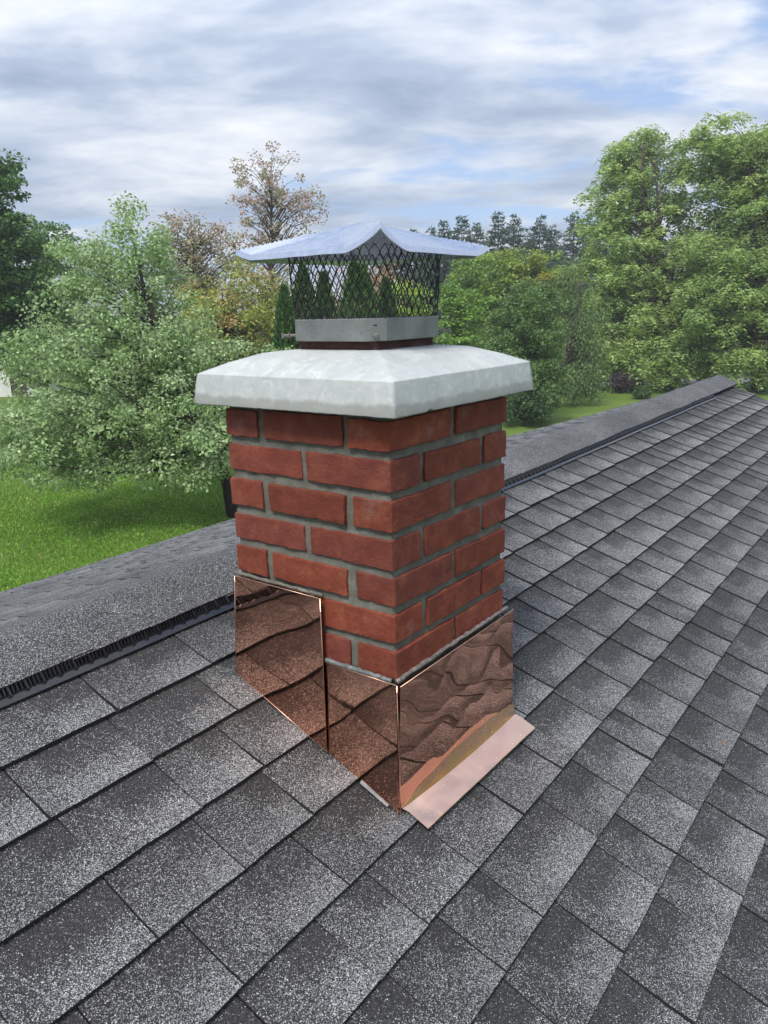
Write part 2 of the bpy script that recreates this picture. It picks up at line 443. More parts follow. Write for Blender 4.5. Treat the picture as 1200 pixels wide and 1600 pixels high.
def finish_shingle(o, UV, tones, tops):
    me = o.data
    me.materials.append(M['edge'])
    uvl = me.uv_layers.new(name='UVMap'); vi = np.empty(len(me.loops), np.int32); me.loops.foreach_get('vertex_index', vi)
    uvl.data.foreach_set('uv', np.asarray(UV, np.float32)[vi].ravel())
    ca = me.color_attributes.new('tab', 'FLOAT_COLOR', 'POINT')
    col = np.ones((len(me.vertices), 4), np.float32); col[:, :3] = np.asarray(tones, np.float32)
    ca.data.foreach_set('color', col.ravel())
    me.polygons.foreach_set('material_index', np.asarray(tops, np.int32)); me.update()

def pix(P):
    d = P-CAM; z = d.dot(FWD)
    if z < .05: return None
    return 600+FPX*d.dot(RGT)/z, 800-FPX*d.dot(UPV)/z, z
def shingles():
    rng = random.Random(11); tabs = []
    for k in range(0, 35):
        w = W0 - k*EXPO
        u = U0 + rng.uniform(-.2, 0)
        while u < U1:
            wd = rng.choice((.13, .16, .18, .20, .22, .25)) + rng.uniform(-.015, .015)
            a, b = max(u, U0), min(u+wd, U1); u += wd
            if b-a < .03: continue
            c = RT((a+b)/2, w+EXPO/2, .01); q = pix(c); score = 0
            if q and -60 < q[0] < 1260 and 540 < q[1] < 1680:
                hid = -.03 < c.x < .44 and -.01 < c.y < .43
                c1 = pix(RT(a, w, .01)); c2 = pix(RT(b, w, .01)); c3 = pix(RT(a, w+EXPO, .01)); c4 = pix(RT(b, w+EXPO, .01))
                if c1 and c2 and c3 and c4 and not hid:
                    score = abs((c4[0]-c1[0])*(c3[1]-c2[1])-(c4[1]-c1[1])*(c3[0]-c2[0]))/2
            tabs.append((score, k, w, a, b))
    order = sorted(range(len(tabs)), key=lambda i: -tabs[i][0]); single = {i for i in order[:300] if tabs[i][0] > 0}
    RV, RFc, RUV, RT_, RTop = [], [], [], [], []
    def add_rest(s):
        V, F, UV, tone, top = s; k = len(RV)
        RV.extend(V); RFc.extend(tuple(i+k for i in f) for f in F); RUV.extend(UV); RT_.extend([tone]*len(V)); RTop.extend([0]*top+[1]*(len(F)-top))
    for i, (score, k, w, a, b) in enumerate(tabs):
        g = rng.uniform(.0006, .0016)
        V, F, UV, tone, top = s = shingle_mesh(a+g, b-g, w, rng, hi=score > 150)
        if i in single:
            c = sum(V, Vector())/len(V)
            o = mesh_obj('shingle', V, F, M['shingle'], loc=c); o.parent = roof; o.matrix_parent_inverse = Matrix()
            finish_shingle(o, UV, [tone]*len(V), [0]*top+[1]*(len(F)-top))
        else: add_rest(s)
    for k in range(1, 22):
        t = .06+k*.139; u = U0 + rng.uniform(-.2, 0)
        while u < U1:
            wd = rng.choice((.17, .20, .22, .25, .27)); a, b = max(u, U0), min(u+wd, U1); u += wd
            if b-a < .03: continue
            add_rest(shingle_mesh(a+.001, b-.001, t, rng, far=True, hi=False))
    o = mesh_obj('shingle_field', RV, RFc, M['shingle']); o.parent = roof; o.matrix_parent_inverse = Matrix()
    finish_shingle(o, RUV, RT_, RTop); o['kind'] = 'stuff'
shingles()

def ridge():
    rng = random.Random(5)
    A1, A2 = math.atan(S), -math.atan(.318)
    def prof(u, lift, wob):
        """world points of the cap's cross-section at u, near edge to far edge"""
        p = RT(u, .686, .031+lift) + NRM*wob*.4; out = []
        s = -.150; prev = s
        n = 14
        for i in range(n+1):
            s = -.150+.300*i/n
            f = min(1, max(0, (s+.045)/.09)); f = f*f*(3-2*f); ang = A1+(A2-A1)*f
            if i: p = p + Vector((0, math.cos(ang), math.sin(ang)))*(s-prev)
            prev = s
            hump = wob*math.exp(-(s/.08)**2)
            out.append(p + Vector((0, 0, hump)))
        return out
    def wobble(u): return .007*mn.noise(Vector((u*2.3, 1, 1))) + (.0008+.003*max(0, min(1, (u-1.8)/1.5)))*math.sin(u*9.0) + .010*max(0, (u-2.2)/3.0)
    # solid strip below the caps
    V, F = [], []; us = [U0+.02+(U1-U0-.04)*i/90 for i in range(91)]
    for u in us:
        P = prof(u, -.016, wobble(u)); P = P[1:-1]; V += P
    m = 13
    for i in range(90):
        for j in range(m-1): F.append((i*m+j, (i+1)*m+j, (i+1)*m+j+1, i*m+j+1))
    base = put(mesh_obj('ridge_cap', V, F, M['deck'], smooth=True), house)
    e = .142; u = U0; k = 0
    while u < U1-.02:
        ua, ub = u-.05, min(u+e, U1+.01); ua = max(ua, U0)
        jit = rng.uniform(-.004, .004)
        V, F, UV = [], [], []; nu = 3
        for i in range(nu+1):
            f = i/nu; uu = ua+(ub-ua)*f
            P = prof(uu, -.002+.0036*f, wobble(uu))
            P[0] = P[0] - W*(.004+jit*.6)
            for j, q in enumerate(P): V.append(q); UV.append((j/14*.02, .24))
        m = 15
        for i in range(nu):
            for j in range(m-1): F.append((i*m+j, (i+1)*m+j, (i+1)*m+j+1, i*m+j+1))
        top = len(F); th = Vector((0, 0, .0055)); n0 = len(V)
        for i in range(nu+1): V.append(V[i*m]-NRM*.006); UV.append((0, .5))
        for j in range(m): V.append(V[nu*m+j]-th); UV.append((0, .5))
        for j in range(m): V.append(V[j]-th); UV.append((0, .5))
        for i in range(nu): F.append((i*m, n0+i, n0+i+1, (i+1)*m))
        b = n0+nu+1
        for j in range(m-1): F.append((nu*m+j, b+j, b+j+1, nu*m+j+1)); F.append((j, j+1, b+m+j+1, b+m+j))
        c = sum(V, Vector())/len(V)
        o = mesh_obj('cap_shingle', V, F, M['shingle'], loc=c, smooth=True)
        o.parent = base; o.matrix_parent_inverse = Matrix()
        o.data.set_sharp_from_angle(angle=R(35))
        tone = (rng.random()*.35+.3, rng.random(), rng.random())
        finish_shingle(o, UV, [tone]*len(V), [0]*top+[1]*(len(F)-top))
        u += e; k += 1
    # vent: lip, sloping louvre face, fins
    V, F = [], []; uu = [U0+.3+(4.78-U0-.3)*i/120 for i in range(121)]
    sect = [(.6500, .011), (.6500, .0145), (.6690, .0150), (.6790, .0150), (.6860, .027), (.715, .028), (.715, .006)]
    for u in uu:
        wz = .0022*mn.noise(Vector((u*3, 2, 2)))
        for w, h in sect: V.append(RT(u, w+wz, h))
    m = len(sect)
    for i in range(120):
        for j in range(m): F.append((i*m+j, (i+1)*m+j, (i+1)*m+(j+1) % m, i*m+(j+1) % m))
    F.append(tuple(range(m))); F.append(tuple(120*m+j for j in range(m-1, -1, -1)))
    vent = put(mesh_obj('ridge_vent', V, F, M['vent']), house)
    parts = []; u = U0+.3; i = 0
    while u < 4.77:
        big = i % 4 == 0; hw = .0022 if big else .0012; base_w = .6625 if big else .6675
        wz = .0022*mn.noise(Vector((u*3, 2, 2)))
        A = [RT(u+s*hw, w+wz, h) for s in (-1, 1) for w, h in ((base_w, .0150), (base_w+.002, .0195), (.684, .0300), (.692, .0300), (.692, .0150))]
        parts.append((A, [(0, 1, 2, 3, 4), (9, 8, 7, 6, 5), (0, 5, 6, 1), (1, 6, 7, 2), (2, 7, 8, 3)]))
        u += .0088; i += 1
    o = mesh_obj('vent_louvre', *join(parts), M['vent']); o.parent = vent; o.matrix_parent_inverse = Matrix(); o['kind'] = 'stuff'
ridge()

def house_walls():
    e0, e1 = RT(0, -4.1, -.06), RF(0, 2.75, -.06)
    y0, y1 = e0.y, e1.y; x0, x1 = U0+.3, U1-.25
    zt = min(e0.z, e1.z) - .02
    for (c, h) in ((((x0+x1)/2, y0, (GROUND+zt)/2), ((x1-x0)/2, .08, (zt-GROUND)/2)), (((x0+x1)/2, y1, (GROUND+zt)/2), ((x1-x0)/2, .08, (zt-GROUND)/2))):
        put(mesh_obj('wall', *box(c, h), M['siding']), house)
    for x in (x0, x1):
        a = RT(x, WR, -.06)
        V = []
        for dx in (-.08, .08):
            V += [(x+dx, y0+.08, GROUND), (x+dx, y1-.08, GROUND), (x+dx, y1-.08, zt), (x+dx, a.y, a.z-.05), (x+dx, y0+.08, zt)]
        F = [(4, 3, 2, 1, 0), (5, 6, 7, 8, 9)] + [(i, (i+1) % 5, (i+1) % 5+5, i+5) for i in range(5)]
        put(mesh_obj('gable_wall', V, F, M['siding']), house)
    for u in (U0-.012, U1+.012):
        for P, a, b in ((RT, -4.4, WR), (RF, 0, 3.05)):
            V = []
            for t in (a, b):
                for du in (-.011, .011):
                    q = P(u+du, t, .0); V += [q-Vector((0, 0, .012)), q-Vector((0, 0, .16))]
            F = [(0, 1, 3, 2), (4, 6, 7, 5), (0, 2, 6, 4), (1, 5, 7, 3), (0, 4, 5, 1), (2, 3, 7, 6)]
            put(mesh_obj('rake_board', V, F, M['soffit']), house)
house_walls()

# ------------------------------------------------------------------ chimney
CW = .418; J = .017; BL = (CW-J)/2; BW = (BL-J)/2; BH = .0555; CH = .0725
chimney = empty('chimney', (CW/2, CW/2, Z0), 'square red brick chimney with thick grey mortar joints rising through the shingle roof', 'chimney')
def bricks():
    rng = random.Random(2); k = 0
    for c in range(0, 11):
        zb = -CH*c; z = zb+BH/2
        L = []
        for (x0, x1, y0, y1) in ((0, BL, 0, BW), (BL+J, CW, 0, BW), (0, BL, CW-BW, CW), (BL+J, CW, CW-BW, CW),
                                 (0, BW, BW+J, CW-BW-J), (CW-BW, CW, BW+J, CW-BW-J)):
            L.append((x0, x1, y0, y1) if c % 2 == 0 else (y0, y1, x0, x1))
        for x0, x1, y0, y1 in L:
            vis = x0 < .01 or y0 < .01
            V, F = rounded_box(((x1-x0)/2+rng.uniform(-.0015, .0012), (y1-y0)/2+rng.uniform(-.0015, .0012), BH/2+rng.uniform(-.0012, .0012)), .0017, (16, 16, 7) if vis else (2, 2, 1), .0016, 110, k, .0018)
            o = mesh_obj('brick', V, F, M['brick'], smooth=True)
            o.location = Vector(((x0+x1)/2+rng.uniform(-.0022, .0012), (y0+y1)/2+rng.uniform(-.0022, .0012), z+rng.uniform(-.0012, .0012))); put(o, chimney)
            o.rotation_euler = (rng.uniform(-.006, .006), rng.uniform(-.006, .006), rng.uniform(-.008, .008)); k += 1
            o.modifiers.new('flat_faces', 'WEIGHTED_NORMAL')
bricks()
def mortar():
    rec = .0068; V, F = [], []
    n, mz = 44, 120; z0, z1 = -.95, .09
    ring = []
    a, b = rec, CW-rec
    for i in range(n): ring.append((a+(b-a)*i/n, a, 0, -1))
    for i in range(n): ring.append((b, a+(b-a)*i/n, 1, 0))
    for i in range(n): ring.append((b-(b-a)*i/n, b, 0, 1))
    for i in range(n): ring.append((a, b-(b-a)*i/n, -1, 0))
    m = len(ring)
    for j in range(mz+1):
        z = z0+(z1-z0)*j/mz
        # slightly dished between the courses
        ph = ((z+J) % CH); d = 0
        if ph < J: d = .0022*math.sin(math.pi*ph/J)
        for x, y, nx, ny in ring:
            q = Vector((x, y, z)); w = .0022*mn.noise(q*42)+.0015*mn.noise(q*120) - d + .0012
            V.append((x+nx*w, y+ny*w, z))
    for j in range(mz):
        for i in range(m): F.append((j*m+i, j*m+(i+1) % m, (j+1)*m+(i+1) % m, (j+1)*m+i))
    F.append(tuple(range(mz*m, mz*m+m)))
    put(mesh_obj('mortar', V, F, M['mortar'], smooth=True), chimney)
mortar()
def crown():
    V, F = [], []; n = 64
    levels = [(.012, .066), (-.030, .0660), (-.0418, .067), (-.0425, .069), (-.0415, .078), (-.0385, .100), (-.0350, .1250), (-.0345, .1265), (-.0330, .1276), (.010, .1465), (.058, .1630), (.085, .1665), (.112, .1680), (.140, .1685)]
    for li, (o, z) in enumerate(levels):
        a, b = o, CW-o; r = []
        for i in range(n): r.append((a+(b-a)*i/n, a))
        for i in range(n): r.append((b, a+(b-a)*i/n))
        for i in range(n): r.append((b-(b-a)*i/n, b))
        for i in range(n): r.append((a, b-(b-a)*i/n))
        for x, y in r:
            q = Vector((x, y, z)); w = mn.noise_vector(q*9)*.0008 + mn.noise_vector(q*80)*.0003
            if li in (2, 3, 4): w.z += -.0012*max(0, mn.noise(q*60)) + (.0030 if mn.noise(q*52+Vector((4, 4, 4))) > .48 else 0)
            V.append(q+w)
    m = 4*n
    for j in range(len(levels)-1):
        for i in range(m): F.append((j*m+i, j*m+(i+1) % m, (j+1)*m+(i+1) % m, (j+1)*m+i))
    F.append(tuple((len(levels)-1)*m+i for i in range(m))); F.append(tuple(range(m-1, -1, -1)))
    o = put(mesh_obj('crown', V, F, M['crown'], smooth=True), chimney)
    o.data.set_sharp_from_angle(angle=R(22)); o.modifiers.new('flat_faces', 'WEIGHTED_NORMAL'); o['label'] = 'pale cement crown with damp ragged rim overhanging the brick'
    # clay flue tile poking out under the cap
    h = .0965; t = .016; z0, z1 = .15, .205; parts = []
    c = CW/2
    for (cx, cy, hx, hy) in ((c, c-h+t/2, h, t/2), (c, c+h-t/2, h, t/2), (c-h+t/2, c, t/2, h-t-.0005), (c+h-t/2, c, t/2, h-t-.0005)):
        parts.append(box((cx, cy, (z0+z1)/2), (hx, hy, (z1-z0)/2)))
    put(mesh_obj('flue_liner', *join(parts), M['flue']), chimney)
crown()

# ------------------------------------------------------------------ chimney cap
def chimney_cap():
    c = CW/2
    cap = empty('chimney_cowl', (c, c, .18), 'metal chimney cowl with black diamond mesh cage and pale folded steel lid', 'chimney cowl')
    hb, ch = .1165, .030           # half width of the band, corner chamfer
    def octo(h, k): return [(c-h+k, c-h), (c+h-k, c-h), (c+h, c-h+k), (c+h, c+h-k), (c+h-k, c+h), (c-h+k, c+h), (c-h, c+h-k), (c-h, c-h+k)]
    V, F = [], []
    zb, zt = .1845, .2265
    for (h, k, z) in ((hb, ch, zb), (hb+.0005, ch, zb+.002), (hb+.0003, ch, zt-.002), (hb-.001, ch, zt), (hb-.004, ch, zt), (hb-.004, ch, zb)):
        V += [(x, y, z) for x, y in octo(h, k)]
    for j in range(6):
        for i in range(8): F.append((j*8+i, j*8+(i+1) % 8, ((j+1) % 6)*8+(i+1) % 8, ((j+1) % 6)*8+i))
    band = put(mesh_obj('base_band', V, F, M['band']), cap)
    # bolts at the four corners
    for sx, sy in ((-1, -1), (1, -1), (1, 1), (-1, 1)):
        d = Vector((sx, sy, 0)).normalized(); p0 = Vector((c, c, .1955)) + d*(hb-ch/2)*math.sqrt(2)
        L = .026 if sx != sy else .006
        parts = [tube([p0-d*.01, p0+d*L], .0028, 8), tube([p0+d*(L-.001), p0+d*(L+.003)], .0058, 6)]
        if sx != sy: parts.append(tube([p0+d*.012, p0+d*.0155], .0052, 6))
        o = put(mesh_obj('bolt', *join(parts), M['bolt']), cap)
    # slot punched above the front bolt: a small dark plate
    d = Vector((-1, -1, 0)).normalized(); sdv = Vector((1, -1, 0)).normalized(); p = Vector((c, c, .2135)) + d*((hb-ch/2)*math.sqrt(2)+.0006)
    put(mesh_obj('slot', [p+sdv*a+Vector((0, 0, b)) for a, b in ((-.004, -.0012), (.004, -.0012), (.004, .0012), (-.004, .0012))], [(0, 1, 2, 3)], M['vent']), cap)
    # mesh cage: expanded metal, one panel per side wrapping half of each corner
    zt2 = .3600; rows = 8; zc0 = zt-.006
    ring = octo(hb-.0015, ch)
    def ring_pt(s, lean):
        segs = []; tot = 0
        h = hb-.0015+lean; P = octo(h, ch)
        for i in range(8):
            a, b = Vector(P[i]), Vector(P[(i+1) % 8]); l = (b-a).length; segs.append((a, b, l)); tot += l
        s = (s % 1)*tot
        for a, b, l in segs:
            if s <= l: return a+(b-a)*(s/l)
            s -= l
        return P[0]
    ncol = 46
    side_w = {0: [], 1: [], 2: [], 3: []}
    rng = random.Random(8)
    for col in range(ncol):
        # each strand zigzags between this column and the next ones
        for flip in (0, 1):
            pts = []
            for r in range(rows+1):
                f = r/rows
                off = .5 if (r+flip) % 2 else 0.04
                if flip: off = 1-off if (r % 2) else off
                s = (col + (.5-.06 if (r+flip) % 2 else .06 if False else 0.0) + (.0 if not flip else .0))/ncol
                # two strands per column meet on the odd rows (left one) and even rows (right one)
                s = (col + (.47 if r % 2 else .03) if not flip else col + (.53 if r % 2 else .97))/ncol
                q = ring_pt(s, .006*f + .0015*math.sin(f*3))
                peak = 0
                pts.append(Vector((q[0]+rng.uniform(-.0006, .0006), q[1]+rng.uniform(-.0006, .0006), zc0+(zt2-zc0)*f)))
            mid = pts[4]; ang = math.atan2(mid.y-c, mid.x-c)
            side = int(((ang+math.pi*1.25) % (2*math.pi))/(math.pi/2))
            # thicken the strand where two of them meet
            fine = []
            dz = (zt2-zc0)/rows
            for r, a in enumerate(pts):
                if r: fine.append(a-Vector((0, 0, dz*.17)))
                if r < rows: fine.append(a+Vector((0, 0, dz*.17)))
            side_w[side % 4].append(tube(fine, .0011, 4))
    for s in range(4): put(mesh_obj('mesh_screen', *join(side_w[s]), M['wire']), cap)
    # lid: shallow pyramid pinched up along the four diagonals, turned-down lip
    n = 28; hl = .179; V, F = [], []
    def lid_z(x, y):
        r = max(abs(x), abs(y))/hl; z = .3480 + .062*(1-r)**1.0
        d = abs(abs(x)-abs(y))/math.sqrt(2); rr = math.hypot(x, y)/(hl*math.sqrt(2))
        near = x < 0 and y < 0
        z += (.036 if near else .013)*max(0, 1-d/(.056 if near else .030))**1.3*rr**1.2
        z += .0015*mn.noise(Vector((x*16, y*16, 3)))
        if max(abs(x), abs(y)) > hl*.999: z -= .009
        return z
    for j in range(2*n+1):
        for i in range(2*n+1):
            gx = [-1.0] + [-.985+1.97*q/(2*n-2) for q in range(2*n-1)] + [1.0]; x, y = hl*gx[i], hl*gx[j]
            V.append((c+x, c+y, lid_z(x, y)))
    m = 2*n+1
    for j in range(2*n):
        for i in range(2*n): F.append((j*m+i, j*m+i+1, (j+1)*m+i+1, (j+1)*m+i))
    lid = put(mesh_obj('lid', V, F, M['lid'], smooth=False), cap)
    sm = lid.modifiers.new('thickness', 'SOLIDIFY'); sm.thickness = .0022; sm.offset = -1
chimney_cap()

# ------------------------------------------------------------------ copper flashing
def flashing():
    g = empty('copper_flashing', (-.01, .2, Z0+.08), 'shiny new copper flashing wrapped around the chimney foot', 'flashing')
    def zroof(x, y): return Z0+S*y+.004
    def panel(name, P, nu, nv, mat, nrm, th=.0012, buckle=.0012, seed=0):
        """bilinear sheet through four corners with a slight buckle and real thickness"""
        V = []
        for j in range(nv+1):
            for i in range(nu+1):
                s, t = i/nu, j/nv
                q = (P[0]*(1-s)+P[1]*s)*(1-t) + (P[3]*(1-s)+P[2]*s)*t
                b = buckle*(mn.noise(q*7+Vector((seed, 0, 0)))+.5*mn.noise(q*15+Vector((0, seed, 0))))
                V.append(q+nrm*b)
        m = nu+1; F = []
        for j in range(nv):
            for i in range(nu): F.append((j*m+i, j*m+i+1, (j+1)*m+i+1, (j+1)*m+i))
        o = put(mesh_obj(name, V, F, mat, smooth=True), g)
        if F and o.data.polygons[0].normal.dot(nrm) < 0: o.data.flip_normals()
        md = o.modifiers.new('thickness', 'SOLIDIFY'); md.thickness = th; md.offset = 0
        o.modifiers.new('crisp_edges', 'EDGE_SPLIT').split_angle = R(40)
        return o
    nx, ny = Vector((-1, 0, 0)), Vector((0, -1, 0))
    x0 = -.0095
    yb = .168; ye = CW+.013; yt = CW-.006
    # lower side panel (front corner to the step), then the tall upper one lapping over it
    a = panel('side_panel', [Vector((x0, -.0095, -.437)), Vector((x0, yb+.02, -.437)), Vector((x0-.003, yb+.02, zroof(0, yb+.02))), Vector((x0-.006, -.012, zroof(0, -.012)))], 18, 20, M['copper'], nx, seed=1)
    b = panel('side_panel', [Vector((x0-.0042, yb, -.301)), Vector((x0-.0042, yt, -.300)), Vector((x0-.0062, ye, zroof(0, ye))), Vector((x0-.0062, yb, zroof(0, yb)))], 18, 22, M['copper'], nx, seed=5)
    a['label'] = 'low copper side panel at the front corner'; b['label'] = 'tall copper side panel stepped up towards the ridge'
    yf = -.0105
    f = panel('front_panel', [Vector((-.0100, yf-.0080, -.4375)), Vector((CW+.010, yf-.0080, -.430)), Vector((CW+.026, yf-.001, Z0)), Vector((-.0150, yf-.001, Z0))], 26, 22, M['copper_front'], ny, buckle=.0022, seed=9)
    # rolled front corner
    put(mesh_obj('corner_fold', *tube([(-.0106, -.0112, -.437), (-.0125, -.0135, -.56), (-.0155, -.0165, Z0)], [.0010, .0013, .0016], 8), M['copper'], smooth=True), g)
    # apron: cove out of the front panel, then a flat flange on the shingles
    def apron():
        V = []; nu = 24
        for i in range(nu+1):
            s = i/nu; x = -.004+(CW+.034)*s
            rise = .001+.040*(math.sin(math.pi*min(1, s*.80))**.8)
            y1 = -.0130-.20*rise
            base = [(-.0130, rise+.001), (-.0130-.07*rise, rise*.66), (-.0130-.14*rise, rise*.33), (y1, .0008), (y1-.012, .0006), (-.0690, 0.0), (-.0696, -.0010)]
            for k, (y, h) in enumerate(base):
                wz = .0007*mn.noise(Vector((x*22, y*30, 4))) if k > 2 else .0006*mn.noise(Vector((x*16, k, 1)))
                V.append(Vector((x + (.004 if k > 3 else 0), y, Z0+S*y+.0105+h+wz)))
        m = 7; F = []
        for i in range(nu):
            for j in range(m-1): F.append((i*m+j, i*m+j+1, (i+1)*m+j+1, (i+1)*m+j))
        o = put(mesh_obj('apron', V, F, M['copper_apron'], smooth=True), g)
        if o.data.polygons[4].normal.z < 0: o.data.flip_normals()
        o.data.set_sharp_from_angle(angle=R(40))
        md = o.modifiers.new('thickness', 'SOLIDIFY'); md.thickness = .0012; md.offset = -1
        o.modifiers.new('crisp_edges', 'EDGE_SPLIT').split_angle = R(40)
        o['label'] = 'bright copper apron lying on the shingles in front'
    apron()
    # folded hems catching the light, sealant beads
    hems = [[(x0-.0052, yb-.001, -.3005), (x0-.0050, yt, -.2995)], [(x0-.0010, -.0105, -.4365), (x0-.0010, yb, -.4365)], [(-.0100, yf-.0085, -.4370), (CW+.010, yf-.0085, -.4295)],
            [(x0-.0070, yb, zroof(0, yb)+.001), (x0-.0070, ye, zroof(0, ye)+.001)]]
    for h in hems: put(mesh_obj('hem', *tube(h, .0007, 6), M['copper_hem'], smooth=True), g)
    put(mesh_obj('hem', *tube([(x0-.0058, yb-.0005, -.301), (x0-.0075, yb-.0005, zroof(0, yb))], .0009, 6), M['copper'], smooth=True), g)
    put(mesh_obj('hem', *tube([(x0-.0050, yt, -.301), (x0-.0065, ye, zroof(0, ye))], .0008, 6), M['copper'], smooth=True), g)
    rng = random.Random(3)
    def bead(a, b, r, mat, n=34):
        a, b = Vector(a), Vector(b); pts = []; rad = []
        for i in range(n+1):
            q = a.lerp(b, i/n) + Vector((rng.uniform(-1, 1), rng.uniform(-1, 1), rng.uniform(-1, 1)))*.0012; pts.append(q); rad.append(r*rng.uniform(.8, 1.2))
        put(mesh_obj('sealant_bead', *tube(pts, rad, 7), mat, smooth=True), g)
    bead((-.002, -.0050, -.4330), (CW+.006, -.0050, -.4255), .0050, M['sealant'])
    bead((-.0060, .006, -.4330), (-.0060, .168, -.4330), .0048, M['grey_sealant'])
    bead((-.0060, .168, -.2965), (-.0060, .42, -.2955), .0035, M['mortar'])
    # galvanised strip showing under the front corner
    P = [Vector((-.020, .012, zroof(0, .012)-.001)), Vector((-.020, .080, zroof(0, .080)-.001)), Vector((-.013, .080, zroof(0, .080)+.004)), Vector((-.013, .012, zroof(0, .012)+.004))]
    panel('step_flashing', P, 6, 2, M['zinc'], Vector((-.3, 0, 1)), .001, .0004, 3)
flashing()

# ------------------------------------------------------------------ twig on the roof
def twig():
    p = None
    d = FWD + RGT*((1128-600)/FPX) - UPV*((1166-800)/FPX)
    t = (O-CAM).dot(NRM)/d.dot(NRM); p = CAM+d*t
    base = p+NRM*.014
    V, F = join([tube([base-U*.016+W*.006, base-U*.006, base+U*.006+W*.001, base+U*.012-W*.003], [.0012, .0022, .002, .001], 6), tube([base, base+W*.008+NRM*.004], [.0012, .0006], 5)])
    tag(mesh_obj('twig', V, F, M['twig'], smooth=True, loc=base), 'small brown twig lying on the shingles right of the chimney', 'twig')
twig()

# ------------------------------------------------------------------ vegetation
def unit(v): return v/np.maximum(np.linalg.norm(v, axis=1, keepdims=True), 1e-9)
def leaf_mesh(name, P, A, B, L, Wd, col, mat, root, smooth=False):
    """one diamond per leaf: base P, direction A, side B"""
    n = len(P); L = np.broadcast_to(np.asarray(L, float).reshape(-1, 1), (n, 1)); Wd = np.broadcast_to(np.asarray(Wd, float).reshape(-1, 1), (n, 1))
    N_ = np.cross(A, B)
    V = np.stack([P, P+A*L*.42+B*Wd*.5+N_*Wd*.12, P+A*L, P+A*L*.42-B*Wd*.5+N_*Wd*.12], 1).reshape(-1, 3)
    me = bpy.data.meshes.new(name)
    me.vertices.add(4*n); me.vertices.foreach_set('co', V.astype(np.float32).ravel())
    me.loops.add(4*n); me.loops.foreach_set('vertex_index', np.arange(4*n, dtype=np.int32))
    me.polygons.add(n); me.polygons.foreach_set('loop_start', np.arange(0, 4*n, 4, dtype=np.int32)); me.polygons.foreach_set('loop_total', np.full(n, 4, np.int32))
    me.update(calc_edges=True)
    ca = me.color_attributes.new('leafcol', 'FLOAT_COLOR', 'POINT')
    c4 = np.ones((n, 4, 4), np.float32); c4[:, :, :3] = np.clip(col*1.95, 0, .9)[:, None, :]
    ca.data.foreach_set('color', c4.ravel())
    me.materials.append(mat)
    o = bpy.data.objects.new(name, me); link(o)
    if root is not None: put(o, root)
    return o
def rand_dirs(rs, n): return unit(rs.normal(size=(n, 3)))

